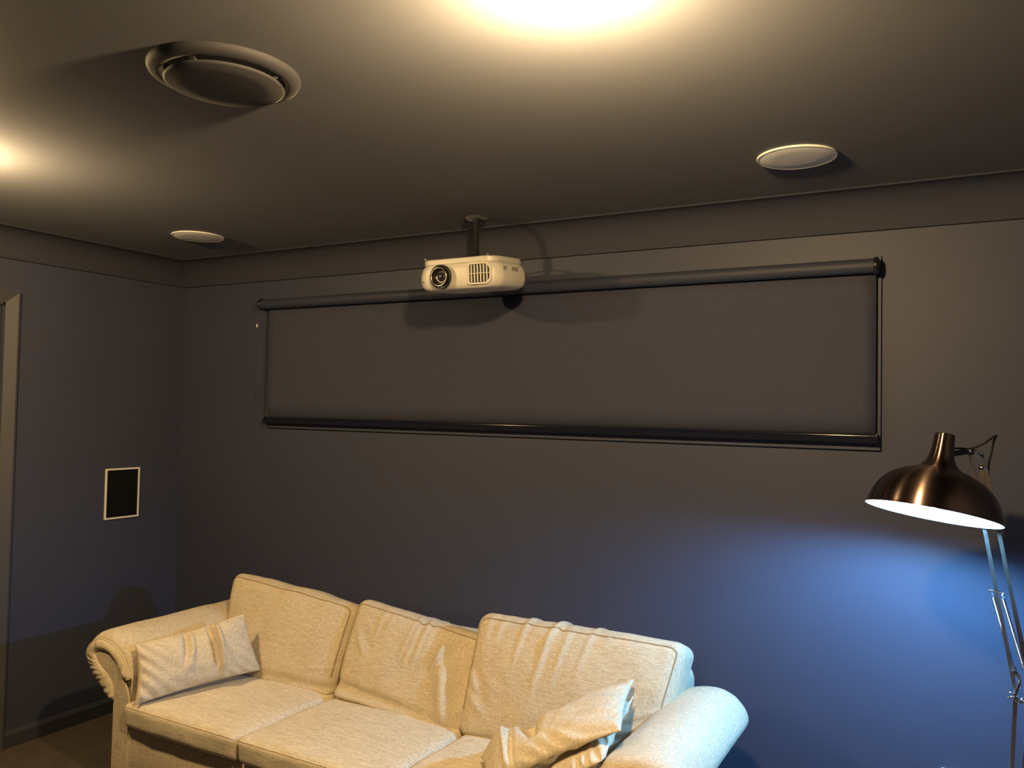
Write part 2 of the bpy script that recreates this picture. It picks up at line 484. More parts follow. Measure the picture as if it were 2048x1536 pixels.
def downlight(x, y, label, mat, hc):
    o = thing('ceiling_light', (x, y, ZC), label, 'light', 'lit ceiling lights')
    mk('lamp_holder', *lathe([(.054, 0), (.054, -.004), (.050, -.008), (.040, -.010), (.030, -.010), (.030, 0)], 48, trans((x, y, ZC))), M['spk_white'], o, flat_angle=40, label='pale round lamp holder')
    pr = [(.030, -.008), (.030, -hc+.016)] + [(.047*math.cos(a), -hc - .024*math.sin(a)) for a in np.linspace(-.72, PI/2, 12)[:-1]] + [(.0005, -hc-.024)]
    mk('diffuser', *lathe(pr, 28, trans((x, y, ZC))), M[mat], o, label='glowing warm rounded diffuser')
LX, LY = -.633, 1.305
downlight(LX, LY, 'glowing warm ceiling light at the top edge of the photo', 'warm_lamp', .050)
downlight(-2.85, 1.27, 'glowing warm ceiling light just beyond the left edge of the photo', 'dim_warm_lamp', .0255)

# ------------------------------------------------------------------ projector and mount
px, py, pz = -1.735, 2.775, 2.155
p = thing('projector', (px, py, pz-.065), 'white video projector with round lens hung upside down from the ceiling', 'projector')
p.rotation_euler = (math.radians(5.5), 0, 0)
def plan(hx, y0, y1, r, z, n=10):
    """rounded rectangle ring: front (y0) gently bowed"""
    out = []
    cs = [(hx-r, y0+r, -PI/2, 0), (hx-r, y1-r, 0, PI/2), (-hx+r, y1-r, PI/2, PI), (-hx+r, y0+r, PI, 1.5*PI)]
    for cx, cy, a0, a1 in cs:
        for a in np.linspace(a0, a1, n):
            x = cx + r*math.cos(a); y = cy + r*math.sin(a)
            if cy < (y0+y1)/2: y += .010 * (x/hx)**2
            out.append((px + x, y, z))
    return out
YF0, YF1 = 2.642, 2.912
lev = [(.152, .022, -.064), (.166, .014, -.0615), (.176, .007, -.056), (.184, .002, -.045), (.1885, 0, -.030), (.190, 0, -.012), (.1885, 0, .006), (.184, .001, .022), (.178, .003, .034), (.172, .006, .040)]
V = []; F = []
lev = [(a, c, z*.90 if z < 0 else z) for a, c, z in lev]
for hx, ins, z in lev: V += plan(hx, YF0+ins, YF1-ins, .055, pz+z)
m_ = 40
for i in range(len(lev)-1):
    for k in range(m_): F.append((i*m_+k, i*m_+(k+1) % m_, (i+1)*m_+(k+1) % m_, (i+1)*m_+k))
F += [tuple(range(m_))[::-1], tuple((len(lev)-1)*m_+k for k in range(m_))]
mk('body', V, F, M['white_plastic'], p, flat_angle=50)
V = []; F = []
lev2 = [(.170, .008, .040), (.168, .010, .0425), (.171, .007, .045), (.170, .007, .062), (.166, .012, .066)]
for hx, ins, z in lev2: V += plan(hx, YF0+ins, YF1-ins, .045, pz+z)
for i in range(len(lev2)-1):
    for k in range(m_): F.append((i*m_+k, i*m_+(k+1) % m_, (i+1)*m_+(k+1) % m_, (i+1)*m_+k))
F += [tuple(range(m_))[::-1], tuple((len(lev2)-1)*m_+k for k in range(m_))]
mk('base_plate', V, F, M['white_lid'], p, flat_angle=45, label='off-white flat base plate now on top')
for fx in (-.150, .140):
    mk('levelling_foot', *lathe([(0, 0), (.006, 0), (.006, .009), (.0045, .011), (0, .011)], 14, trans((px+fx, YF0+.022, pz+.065))), M['chrome'], p)
# lens assembly
lx, lz = px - .058, pz - .006
ls = mk('lens', *lathe([(0.04785, -.006), (0.04785, .004), (0.04510, .0055), (0.04235, .004), (0.04070, -.010), (0.04070, -.012), (0.03960, -.012)], 48, trans((lx, YF0-.0105, lz), (0, -1, 0))), M['black'], p, label='black recessed lens surround')
mk('lens_barrel', *lathe([(0.03685, -.02), (0.03685, .012), (0.03575, .0140), (0.03355, .0140), (0.03245, .010), (0.02860, -.006), (0.02200, -.010), (0, -.010)], 48, trans((lx, YF0-.0105, lz), (0, -1, 0))), M['black'], ls, label='black focus barrel')
mk('lens_ring', *lathe([(0.03696, .0115), (0.03696, .0148), (0.03498, .0155), (0.03388, .0142)], 48, trans((lx, YF0-.0105, lz), (0, -1, 0))), M['ringmetal'], ls, label='pale metal lens ring')
mk('lens_glass', *lathe([(0.02035, -.008), (0.01815, -.004), (0.01320, -.0005), (0.00660, .0012), (0, .0016)], 36, trans((lx, YF0-.0105, lz), (0, -1, 0))), M['lens'], ls, label='curved coated front glass')
mk('inner_ring', *lathe([(0.02200, -.009), (0.02200, -.005), (0.02046, -.0045), (0.01980, -.007)], 36, trans((lx, YF0-.0105, lz), (0, -1, 0))), M['ringmetal'], ls, label='thin pale inner ring')
# exhaust grille on the front, towards the side
gx0, gx1, gz0, gz1 = px+.068, px+.156, pz-.036, pz+.034
def rrect(x0, x1, z0, z1, r, rr, n=8):
    o = []
    for cx, cz, a0, q in ((x1-rr, z0+rr, -PI/2, rr), (x1-rr, z1-rr, 0, rr), (x0+r, z1-r, PI/2, r), (x0+r, z0+r, PI, r)):
        for a in np.linspace(a0, a0+PI/2, n): o.append((cx+q*math.cos(a), cz+q*math.sin(a)))
    return o
def yfront(x): return YF0 + .010*((x-px)/.19)**2
ou = rrect(gx0-.008, gx1+.008, gz0-.007, gz1+.007, .010, .030); inn_ = rrect(gx0, gx1, gz0, gz1, .006, .024)
V = []; n = len(ou)
for x, z in ou: V.append((x, yfront(x)+.002, z))
for x, z in ou: V.append((x, yfront(x)-.0035, z))
for x, z in inn_: V.append((x, yfront(x)-.0035, z))
for x, z in inn_: V.append((x, yfront(x)+.006, z))
F = []
for j in range(3):
    for i in range(n): F.append((j*n+i, j*n+(i+1) % n, (j+1)*n+(i+1) % n, (j+1)*n+i))
gr = mk('vent_grille', V, F, M['white_plastic'], p, flat_angle=40, label='white rounded vent surround')
V = [(x, yfront(x)-.0006, z) for x, z in inn_]
mk('vent_opening', V, [tuple(range(n))], M['black'], gr, label='dark vent opening')
for i in range(6):
    x = gx0 + .010 + i * (gx1-gx0-.016)/5.4
    mk('slat', *bar((x, yfront(x)-.0015, gz0+.002), (x, yfront(x)-.0015, gz1-.002), .0042, .005, (0, 1, 0)), M['white_plastic'], gr, smooth=False)
zm = (gz0+gz1)/2
mk('slat', *bar((gx0+.002, yfront(gx0)-.002, zm), (gx1-.002, yfront(gx1)-.002, zm), .0022, .0025, (0, 1, 0)), M['white_plastic'], gr, smooth=False)
# small printed marks by the lens
for (dx, dz) in ((-.158, .012), (-.155, -.020)):
    mkb = MB(); X, Z = px+dx, pz+dz; y = yfront(X) - .0006
    for a, c in ((((-.004, 0), (0, .005)), ((0, .005), (.004, 0)), ((-.003, -.001), (.003, -.001))) if dz > 0 else (((-.005, .003), (.005, .001)), ((0, .002), (.002, -.006)), ((.002, -.006), (.004, -.002)))):
        mkb.add(*bar((X+a[0], y, Z+a[1]), (X+c[0], y, Z+c[1]), .0020, .0010, (0, 1, 0)))
    mkb.build('printed_mark', M['ink'], p, smooth=False, label='small grey printed symbol')
# grey printing on the side face
rnd = random.Random(3)
for row, (yy, ww) in enumerate(((2.70, .022), (2.765, .05))):
    sm = MB()
    for r_ in range(3):
        y = yy
        while y < yy + ww:
            l = rnd.uniform(.003, .009)
            sm.add(*bar((px+.1878, y, pz+.024 - r_*.006), (px+.1888, min(y+l, yy+ww), pz+.023 - r_*.006), .0022, .0008, (1, 0, 0)))
            y += l + .002
    sm.build('side_marking', M['ink'], p, smooth=False, label='faint grey printing on the side')

mx_, my_ = -1.775, 2.852
mt = thing('projector_mount', (mx_, my_, ZC), 'dark ceiling pole mount holding up the white projector', 'mount')
mk('ceiling_plate', *lathe([(.045, 0), (.045, -.004), (.042, -.006), (0, -.006)], 40, trans((mx_, my_, ZC))), M['ceil'], mt, flat_angle=40)
for dx, dy in ((-.027, -.022), (.027, -.022), (-.027, .022), (.027, .022)):
    mk('screw', *lathe([(0, -.0095), (.0035, -.0085), (.0045, -.006), (.0045, -.005)], 10, trans((mx_+dx, my_+dy, ZC))), M['chrome'], mt)
mk('pole', *lathe([(.0125, -.003), (.0125, -.135), (.016, -.137), (.016, -.160), (0, -.160)], 24, trans((mx_, my_, ZC))), M['mount'], mt, flat_angle=40)
arm = MB()
for dx, dy, dz in ((-.10, -.07, .2275), (.11, -.07, .2275), (-.10, .04, .2375), (.11, .04, .2375)):
    arm.add(*bar((mx_, my_-.02, ZC-.160), (mx_+dx, my_+dy-.02, 2.+dz), .014, .004, (0, 0, 1)))
arm.build('bracket_arm', M['mount'], mt, smooth=False)
mk('clamp_screw', *lathe([(0, 0), (.004, 0), (.004, .006), (0, .007)], 10, trans((mx_, my_-.013, ZC-.150), (0, -1, 0))), M['chrome'], mt)

# ------------------------------------------------------------------ in-wall speaker on the left wall
sy0, sy1, sz0, sz1 = 2.679, 2.878, 1.0085, 1.2725
s = thing('wall_speaker', (XL, (sy0+sy1)/2, sz0), 'black rectangular wall speaker with thin white frame on the left wall', 'speaker')
fm = MB(); t = .0085
for lo, hi in (((sy0, sz0), (sy1, sz0+t)), ((sy0, sz1-t), (sy1, sz1)), ((sy0, sz0+t), (sy0+t, sz1-t)), ((sy1-t, sz0+t), (sy1, sz1-t))):
    fm.box((XL, lo[0], lo[1]), (XL+.007, hi[0], hi[1]))
fm.build('frame', M['frame_white'], s, smooth=False, label='thin white frame')
mk('grille', *box((XL, sy0+t, sz0+t), (XL+.003, sy1-t, sz1-t)), M['spk_black'], s, smooth=False, label='black cloth grille')

# ------------------------------------------------------------------ power outlet (its top edge just shows)
o = thing('power_outlet', (-.01, YB, .35), 'white double power outlet low on the wall behind the floor lamp', 'outlet')
mk('cover_plate', *rbox((-.068, YB-.010, .392), (.050, YB, .449), .004, 3), M['outlet'], o, flat_angle=40)
for dx in (-.040, .022):
    mk('rocker_switch', *rbox((dx-.007, YB-.014, .428), (dx+.007, YB-.006, .442), .0015, 2), M['outlet'], o)
    sk = MB()
    for a, bq in (((-.008, .424), (-.003, .414)), ((.008, .424), (.003, .414)), ((0, .409), (0, .399))):
        sk.add(*bar((dx+a[0], YB-.0102, a[1]), (dx+bq[0], YB-.0102, bq[1]), .002, .0008, (0, 1, 0)))
    sk.build('socket_slots', M['black'], o, smooth=False)

# ------------------------------------------------------------------ sofa
sofa = thing('sofa', (-1.93, 2.62, 0), 'beige three-seat sofa with rolled arms along the dark back wall', 'sofa')
CX = -1.93
mk('base', *rbox((-2.94, 2.147, .115), (-.92, 3.02, .33), .018, 3), M['fabric'], sofa, flat_angle=50)
# arms: rolled section swept front to back
OUT = [(-3.022, .415), (-3.064, .424), (-3.108, .458), (-3.149, .486), (-3.183, .527), (-3.205, .571), (-3.196, .596), (-3.174, .618), (-3.128, .641), (-3.076, .641), (-3.025, .627), (-2.987, .607), (-2.961, .583), (-2.933, .537), (-2.92, .512)]
INN = [(-3.009, .418), (-3.011, .464), (-3.03, .495), (-3.056, .517), (-3.096, .536), (-3.127, .561), (-3.137, .580), (-3.113, .594), (-3.065, .595), (-3.031, .582), (-3.0, .556), (-2.973, .523), (-2.956, .500)]
OUTr = catmull(OUT, 72); INNr = catmull(INN, 72)
AY0, AY1 = 2.150, 2.88
def arm_side(mirror):
    mr = (lambda P: np.array([(2*CX - x, y, z) for x, y, z in P])) if mirror else (lambda P: np.asarray(P))
    foot = [(-3.020, .115), (-3.020, .25)]
    tail = [(-2.918, .40), (-2.918, .115)]
    base = np.array(foot + [tuple(q) for q in OUTr] + tail)
    T = np.zeros_like(base); T[1:-1] = base[2:] - base[:-2]; T[0] = base[1]-base[0]; T[-1] = base[-1]-base[-2]
    T /= np.linalg.norm(T, axis=1)[:, None]
    Nn = np.stack([-T[:, 1], T[:, 0]], 1)
    tt = np.linspace(0, 1, 72)
    wgt = np.array([0, 0] + list(np.clip((tt-.30)/.22, .05, 1)*np.clip((1-tt)/.12, 0, 1)*1.25) + [0, 0])
    secs = [(AY0+.004, -.006), (AY0, 0), (AY0+.004, .007), (AY0+.014, .015), (AY0+.03, .020), (AY0+.06, .0225)]
    secs += [(y, .0235) for y in np.linspace(AY0+.10, AY1-.06, 22)] + [(AY1-.03, .022), (AY1-.01, .014), (AY1, .0), (AY1, -.02)]
    V = []; n = len(base)
    for y, off in secs:
        q = base + Nn * (off * (wgt if off > 0 else np.ones(n)*.6 + wgt*.4))[:, None]
        V += [(a, y, c) for a, c in q]
    V = np.array(V)
    d = nz(V, 9, 2 + mirror) * .0025 + nz(V, 26, 5) * .0008
    wv = np.tile(wgt, len(secs)); nn = np.tile(Nn, (len(secs), 1))
    V[:, 0] += nn[:, 0]*d*wv; V[:, 2] += nn[:, 1]*d*wv
    F = []
    for j in range(len(secs)-1):
        for i in range(n): F.append((j*n+i, j*n+(i+1) % n, (j+1)*n+(i+1) % n, (j+1)*n+i))
    F += [tuple(range(n)), tuple((len(secs)-1)*n+k for k in range(n))[::-1]]
    a = mk('arm', mr(V), F, M['armfab'], sofa, flat_angle=60)
    # pleated band of the scroll
    R = 9; V = []; F = []
    rng = random.Random(7 + mirror)
    cuts = [.07, .13, .20, .245, .29, .335, .375, .41, .55, .72, .86, .93]
    cuts = [c + rng.uniform(-.008, .008) for c in cuts]
    for i in range(72):
        s_ = i/71.
        fold = sum(math.exp(-((s_-c)/.0075)**2) for c in cuts)
        fold2 = sum(math.exp(-((s_-c-.018)/.012)**2) for c in cuts)
        for r in range(R):
            t = r/(R-1.)
            q = OUTr[i]*(1-t) + INNr[i]*t
            pl = math.exp(-(t/.55)**2)
            bul = .019 * math.sin(PI*min(max(t, .0), 1))**.55 if 0 < t < 1 else 0
            bul *= (1 - .55*min(fold, 1)*pl + .18*min(fold2, 1)*pl)
            if s_ < .02 or s_ > .985: bul *= .5
            V.append((q[0], AY0 - .002 - bul, q[1]))
    for i in range(71):
        for r in range(R-1): F.append((i*R+r, i*R+r+1, (i+1)*R+r+1, (i+1)*R+r))
    mk('scroll_trim', mr(V), F, M['fabric'], a, label='pleated band round the arm front')
    pan = [tuple(q) for q in INNr] + [(-2.935, .47), (-2.921, .44), (-2.920, .118), (-3.016, .118), (-3.014, .40)]
    bm = bmesh.new()
    f = bm.faces.new([bm.verts.new((x, AY0-.001, z)) for x, z in pan])
    e = bmesh.ops.extrude_face_region(bm, geom=[f])
    for g in e['geom']:
        if isinstance(g, bmesh.types.BMVert): g.co.y -= .009
    bm.verts.index_update()
    bmesh.ops.triangulate(bm, faces=[q for q in bm.faces if len(q.verts) > 4])
    bm.verts.index_update()
    mk('front_panel', mr([tuple(q.co) for q in bm.verts]), [tuple(q.index for q in fc.verts) for fc in bm.faces], M['fabric'], a, flat_angle=40, label='flat teardrop front panel')
    bm.free()
    pp = [(x, AY0-.004, z) for x, z in OUTr]
    mk('piping', mr(np.array(tube(pp, .0035, 8)[0])), tube(pp, .0035, 8)[1], M['piping'], a)
arm_side(0); arm_side(1)
mk('backrest', *rbox((-2.985, 2.80, .30), (-.885, 3.075, .672), .045, 6), M['seatfab'], sofa, flat_angle=60)
for fx in (-2.985, -.885):
    for fy in (2.20, 2.98):
        mk('foot', *lathe([(.018, 0), (.027, .10), (.028, .117), (0, .117)], 4, trans((fx, fy, 0)) @ Matrix.Rotation(PI/4, 4, 'Z'), True), M['foot'], sofa, smooth=False)

def softbox(dims, r, nx, ny, nzv):
    """surface grid of a rounded box in box space, with the unrounded (u,v,w)"""
    P = []; idx = {}; F = []
    ax = [np.linspace(-1, 1, k+1) for k in (nx, ny, nzv)]
    def vid(i, j, k):
        key = (i, j, k)
        if key not in idx:
            idx[key] = len(P); P.append((ax[0][i], ax[1][j], ax[2][k]))
        return idx[key]
    for i in range(nx):
        for k in range(nzv):
            F.append((vid(i,0,k), vid(i+1,0,k), vid(i+1,0,k+1), vid(i,0,k+1)))
            F.append((vid(i,ny,k), vid(i,ny,k+1), vid(i+1,ny,k+1), vid(i+1,ny,k)))
    for i in range(nx):
        for j in range(ny):
            F.append((vid(i,j,0), vid(i,j+1,0), vid(i+1,j+1,0), vid(i+1,j,0)))
            F.append((vid(i,j,nzv), vid(i+1,j,nzv), vid(i+1,j+1,nzv), vid(i,j+1,nzv)))
    for j in range(ny):
        for k in range(nzv):
            F.append((vid(0,j,k), vid(0,j,k+1), vid(0,j+1,k+1), vid(0,j+1,k)))
            F.append((vid(nx,j,k), vid(nx,j+1,k), vid(nx,j+1,k+1), vid(nx,j,k+1)))
    return np.array(P), F

def roundp(U, dims, r):
    h = np.array(dims)/2.
    p = U*h
    q = np.clip(p, -(h-r), h-r)
    d = p-q
    L = np.linalg.norm(d, axis=1)
    Li = np.maximum(np.abs(d).max(axis=1), 1e-12)
    s = np.where(L > 1e-9, Li/np.maximum(L, 1e-12), 0)
    return (q + d*s[:, None]) / h      # back to unit cube, rounded

def trilin(U, C):
    """C[(sx,sy,sz)] corners; U in [-1,1]"""
    out = 0
    for sx in (-1, 1):
        for sy in (-1, 1):
            for sz in (-1, 1):
                w = (1+sx*U[:, 0])*(1+sy*U[:, 1])*(1+sz*U[:, 2])/8.
                out = out + w[:, None]*np.array(C[(sx, sy, sz)])
    return out

def cushion(name, C, dims, r, bulge, wrinkle, mat, res, pipe, label=None, seed=0., pr=.0030):
    """soft box; bulge=(x,y-,y+,z+,z-); wrinkle(U)->offset along -Y side/top"""
    P, F = softbox(dims, r, *res)
    ctr = np.mean([np.array(c) for c in C.values()], axis=0)
    fdir = np.mean([np.array(C[(a, -1, c)]) - np.array(C[(a, 1, c)]) for a in (-1, 1) for c in (-1, 1)], axis=0); fdir /= np.linalg.norm(fdir)
    udir = np.mean([np.array(C[(a, b_, 1)]) - np.array(C[(a, b_, -1)]) for a in (-1, 1) for b_ in (-1, 1)], axis=0); udir /= np.linalg.norm(udir)
    def deform(U):
        R_ = roundp(U, dims, r)
        W = trilin(R_, C)
        u, vv, w = R_[:, 0], R_[:, 1], R_[:, 2]
        fx = np.clip(1-u*u, 0, 1)**.6; fz = np.clip(1-w*w, 0, 1)**.6; fy = np.clip(1-vv*vv, 0, 1)**.6
        front = np.clip(-vv, 0, 1); back = np.clip(vv, 0, 1); top = np.clip(w, 0, 1); bot = np.clip(-w, 0, 1)
        W = W + (fdir[None]*(bulge[1]*fx*fz*front - bulge[2]*fx*fz*back)[:, None])
        W = W + (udir[None]*((bulge[3]*top - bulge[4]*bot)*fx*fy)[:, None])
        W[:, 0] += bulge[0]*u*fz*fy
        n_ = nz(W, 7, seed)*.006 + nz(W, 19, seed+1)*.0022
        df, dt = wrinkle(R_)
        W = W + fdir[None]*((n_*.9*front + df*front))[:, None] + udir[None]*((n_*.7*top + dt*top))[:, None]
        return W
    V = deform(P)
    o = mk(name, V, F, mat, sofa, label=label)
    for path in pipe:
        U = np.array(path)
        q = deform(U)
        T_, N_, B_ = frames(q)
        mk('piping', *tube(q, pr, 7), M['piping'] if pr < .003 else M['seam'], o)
    return o

def corners(BL, BR, TR_, TL, dep, dep_b=None):
    dep = np.array(dep); db = dep if dep_b is None else np.array(dep_b)
    BL, BR, TR_, TL = map(np.array, (BL, BR, TR_, TL))
    return {(-1,-1,-1): BL, (1,-1,-1): BR, (1,-1,1): TR_, (-1,-1,1): TL,
            (-1,1,-1): BL+db, (1,1,-1): BR+db, (1,1,1): TR_+dep, (-1,1,1): TL+dep}

# seat cushions
seams = [(-2.925, -2.292), (-2.286, -1.632), (-1.626, -.935)]
def seat_path(dims, yv=-1., zv=.86):
    us = np.linspace(-.985, .985, 40)
    return [(u, -1., zv) for u in us]
for k, (x0, x1) in enumerate(seams):
    C = corners((x0, 2.118, .326), (x1, 2.118, .326), (x1, 2.112, .425), (x0, 2.112, .425), (0, .66, -.012))
    def wr(U, k=k):
        u, v_, w = U.T
        # little radiating gathers behind the front seam
        fr = np.clip((-v_ - .75)/.25, 0, 1)
        g = np.sin(u*55 + 3*np.sin(u*9+k))*.0012*fr
        return 0*u, g
    cushion('seat_cushion', C, (x1-x0, .66, .105), .028, (.003, .004, 0, .020, 0), wr, M['seatfab'], (60, 56, 12), [seat_path(None)], seed=3.+k, pr=.0024)

def gauss(x, c, s): return np.exp(-((x-c)/s)**2)
def ridge(u, w, u0, w0, u1, w1, s, amp, taper=True):
    """soft fold along a line on the front face"""
    d = np.array([u1-u0, w1-w0]); L = np.hypot(*d); d = d/L
    t = ((u-u0)*d[0] + (w-w0)*d[1])/L
    n_ = (u-u0)*(-d[1]) + (w-w0)*d[0]
    f = np.clip(t, 0, 1); wv = np.sin(PI*f)**.7 if taper else np.clip(4*f*(1.2-f), 0, 1)
    return amp*wv*(t > 0)*(t < 1)*(np.exp(-(n_/s)**2) - .55*np.exp(-((n_-2.0*s)/(1.2*s))**2))

def front_outline(a=.955, zt=.93, zb=-.95, rc=.13, top_only=False):
    out = []
    if top_only:
        for w in np.linspace(-.55, zt-rc, 12): out.append((-a, -1, w))
        for t in np.linspace(PI, PI/2, 7)[1:]: out.append((-a+rc+rc*math.cos(t), -1, zt-rc+rc*math.sin(t)))
        for u in np.linspace(-a+rc, a-rc, 40)[1:]: out.append((u, -1, zt))
        for t in np.linspace(PI/2, 0, 7)[1:]: out.append((a-rc+rc*math.cos(t), -1, zt-rc+rc*math.sin(t)))
        for w in np.linspace(zt-rc, -.55, 12)[1:]: out.append((a, -1, w))
    return out

def wr_left(U):
    u, v_, w = U.T
    d = 0*u
    for c, l, a in ((.02, -.1, .004), (.10, -.25, .0045), (.18, -.2, .004), (.27, -.15, .004), (.36, -.1, .003), (-.3, .4, .002)):
        d += a*gauss(u + .12*(1-w), c, .028)*np.clip((w-l)/(1-l), 0, 1)**.5*gauss(w, .55, .5)
    d += -.012*gauss(w, -.80, .10)*np.clip((u+.7), 0, 1) + .008*gauss(w, -.95, .07)
    d += ridge(u, w, .98, -.35, .6, -.48, .04, .004)
    return d, .003*np.sin(u*7)*gauss(u, .2, .5)
def wr_mid(U):
    u, v_, w = U.T
    d = 0*u
    for c, l, a in ((-.52, .3, .007), (-.38, .45, .006), (-.06, .05, .009), (.02, -.1, .011), (.13, -.1, .011), (.21, .1, .008)):
        d += a*gauss(u + .06*(1-w), c, .026)*np.clip((w-l)/(1-l), 0, 1)**.6
    d += ridge(u, w, .52, 1.0, .34, .1, .06, .016)          # long slack fold running to the lower corner
    d += ridge(u, w, .42, .75, .78, -1.15, .12, .036)
    d += ridge(u, w, -.85, .45, -.62, 0., .045, .006)
    d += ridge(u, w, .98, -.1, .78, -.75, .05, .007)
    d += ridge(u, w, 1.0, .35, .86, .05, .04, .006)
    d += -.010*gauss(u, .0, .22)*gauss(w, -.1, .35)
    d += -.014*gauss(w + .10*u, -.74, .09)*np.clip(.9-u, 0, 1)*.9 + .012*gauss(w + .08*u, -.92, .07)
    return d, .006*gauss(u, -.05, .03) + .007*gauss(u, .1, .03) + .006*gauss(u, .26, .04) - .006*gauss(u, .02, .04)
def wr_right(U):
    u, v_, w = U.T
    d = 0*u
    for c, l, a, s in ((-.83, .5, .005, .018), (-.70, .45, .005, .02), (-.46, .15, .006, .022), (-.19, -.25, .010, .026), (-.02, -.05, .007, .02), (.18, .15, .006, .018), (.34, .55, .003, .018)):
        d += a*gauss(u + .05*(1-w), c, s)*np.clip((w-l)/(1-l), 0, 1)**.6 - .5*a*gauss(u + .05*(1-w), c+.05, s)*np.clip((w-l)/(1-l), 0, 1)**.6
    d += ridge(u, w, -.98, .15, -.8, -.3, .04, .007)
    d += ridge(u, w, -.97, -.2, -.7, -.6, .05, .006)
    d += ridge(u, w, .98, .0, .6, -.35, .035, .005) + ridge(u, w, .98, -.2, .5, -.6, .04, .006)
    return d, .007*gauss(u, -.46, .03) + .009*gauss(u, -.17, .03) - .005*gauss(u, -.1, .03) + .005*gauss(u, .2, .03)

Cl = corners((-2.935, 2.595, .418), (-2.300, 2.610, .408), (-2.280, 2.755, .772), (-3.025, 2.745, .836), (0, .165, -.060), (0, .20, .0))
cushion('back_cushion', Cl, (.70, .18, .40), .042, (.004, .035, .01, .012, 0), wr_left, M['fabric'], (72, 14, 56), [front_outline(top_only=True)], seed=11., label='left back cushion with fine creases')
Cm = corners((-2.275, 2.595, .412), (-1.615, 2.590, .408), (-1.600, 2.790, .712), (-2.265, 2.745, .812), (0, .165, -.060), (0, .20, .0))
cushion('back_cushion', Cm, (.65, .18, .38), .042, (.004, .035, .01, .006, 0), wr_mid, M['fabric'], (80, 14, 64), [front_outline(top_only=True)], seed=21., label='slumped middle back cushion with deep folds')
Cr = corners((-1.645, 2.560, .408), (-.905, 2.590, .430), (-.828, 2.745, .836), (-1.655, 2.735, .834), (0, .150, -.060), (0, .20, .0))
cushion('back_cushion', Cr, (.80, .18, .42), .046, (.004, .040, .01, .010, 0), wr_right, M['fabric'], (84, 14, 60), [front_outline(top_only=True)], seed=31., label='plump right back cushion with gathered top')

# ------------------------------------------------------------------ scatter cushions
def scatter(name, c00, c10, c11, c01, tF, tB, disp, seed, label, n=(96, 64), pinch=.025):
    """knife-edge cushion from its four corners; face normal = (c10-c00)x(c01-c00)"""
    c00, c10, c11, c01 = map(lambda q: np.array(q, float), (c00, c10, c11, c01))
    N_ = np.cross(c10-c00, c01-c00); N_ /= np.linalg.norm(N_)
    cen = (c00+c10+c11+c01)/4
    def edge(u, v):
        uu = u + pinch*(np.sin(PI*v))*(1-2*u); vv = v + pinch*1.2*(np.sin(PI*u))*(1-2*v)
        return (np.outer((1-uu)*(1-vv), c00)+np.outer(uu*(1-vv), c10)+np.outer(uu*vv, c11)+np.outer((1-uu)*vv, c01))
    V = []; F = []
    us = .5-.5*np.cos(np.linspace(0, PI, n[0]+1)); vs = .5-.5*np.cos(np.linspace(0, PI, n[1]+1))
    us = .5*us + .5*np.linspace(0, 1, n[0]+1); vs = .5*vs + .5*np.linspace(0, 1, n[1]+1)
    Ug, Vg = np.meshgrid(us, vs, indexing='ij'); u = Ug.ravel(); v = Vg.ravel()
    base = edge(u, v)
    h = np.clip(16*u*(1-u)*v*(1-v), 0, 1)**.42
    eg = np.minimum.reduce([u, 1-u, v, 1-v])
    gath = np.exp(-(eg/.14)**1.2)*np.clip(eg/.03, 0, 1)
    wob = .006*gath*np.sin(34*(u+v*.8)+3*np.sin(9*u+seed)) * 1.0
    nn = nz(base, 11, seed)*.008*h + nz(base, 30, seed+2)*.002*h
    bend = disp(u, v, 0)[:, None]*N_[None]
    Ff = base + N_[None]*(tF*h + wob + nn + disp(u, v, 1)*h)[:, None] + bend
    Bf = base - N_[None]*(tB*h + wob*.8 + nn)[:, None] + bend
    A, B = n
    ids_f = np.arange((A+1)*(B+1)).reshape(A+1, B+1)
    V = [tuple(q) for q in Ff]
    ids_b = ids_f.copy()
    for i in range(1, A):
        for j in range(1, B):
            ids_b[i, j] = len(V); V.append(tuple(Bf[i*(B+1)+j]))
    for i in range(A):
        for j in range(B):
            F.append((ids_f[i,j], ids_f[i+1,j], ids_f[i+1,j+1], ids_f[i,j+1]))
            F.append((ids_b[i,j], ids_b[i,j+1], ids_b[i+1,j+1], ids_b[i+1,j]))
    root = thing(name, tuple(cen), label, 'cushion', 'scatter cushions on the sofa')
    cov = mk('cover', V, F, M['pillowfab'], root)
    return root, cov, edge, bend, N_

def dl(u, v, k):
    if k == 0:
        return -.03*np.exp(-((u-.50)/.13)**2)*v**2 - .012*np.sin(PI*u)
    d = -.065*np.exp(-((u-.60-.05*v)/.024)**2)*np.clip((v-.15)/.5, 0, 1) + .045*np.exp(-((u-.665-.03*v)/.026)**2) + .022*np.exp(-((u-.555-.10*v)/.02)**2)*np.clip((v-.05)/.5, 0, 1)
    d += -.03*np.exp(-((u-.30-.14*v)/.022)**2)*np.clip((v-.35)/.5, 0, 1) + .02*np.exp(-((u-.35-.14*v)/.028)**2)*np.clip((v-.2)/.5, 0, 1)
    return d
scatter('scatter_cushion', (-2.835, 2.105, .438), (-2.672, 2.600, .470), (-2.740, 2.560, .712), (-2.905, 2.150, .652), .070, .050, dl, 5.,
        'small beige oblong cushion leaning on the left sofa arm')
def dr_(u, v, k):
    if k == 0:
        return .008*np.sin(PI*u) + .02*np.exp(-((u-.2)/.15)**2)*v
    d = .03*np.exp(-((u-.16)/.10)**2)*np.clip(v+.2, 0, 1) - .075*np.exp(-((u-.33-.10*(1-v))/.045)**2)*np.clip((v-.25)/.6, 0, 1)
    d += -.02*np.exp(-((u-.24)/.02)**2) + .015*np.exp(-((u-.20)/.02)**2)
    d += .012*np.exp(-((u-.5)/.03)**2)*np.clip((v-.4), 0, 1)
    return d
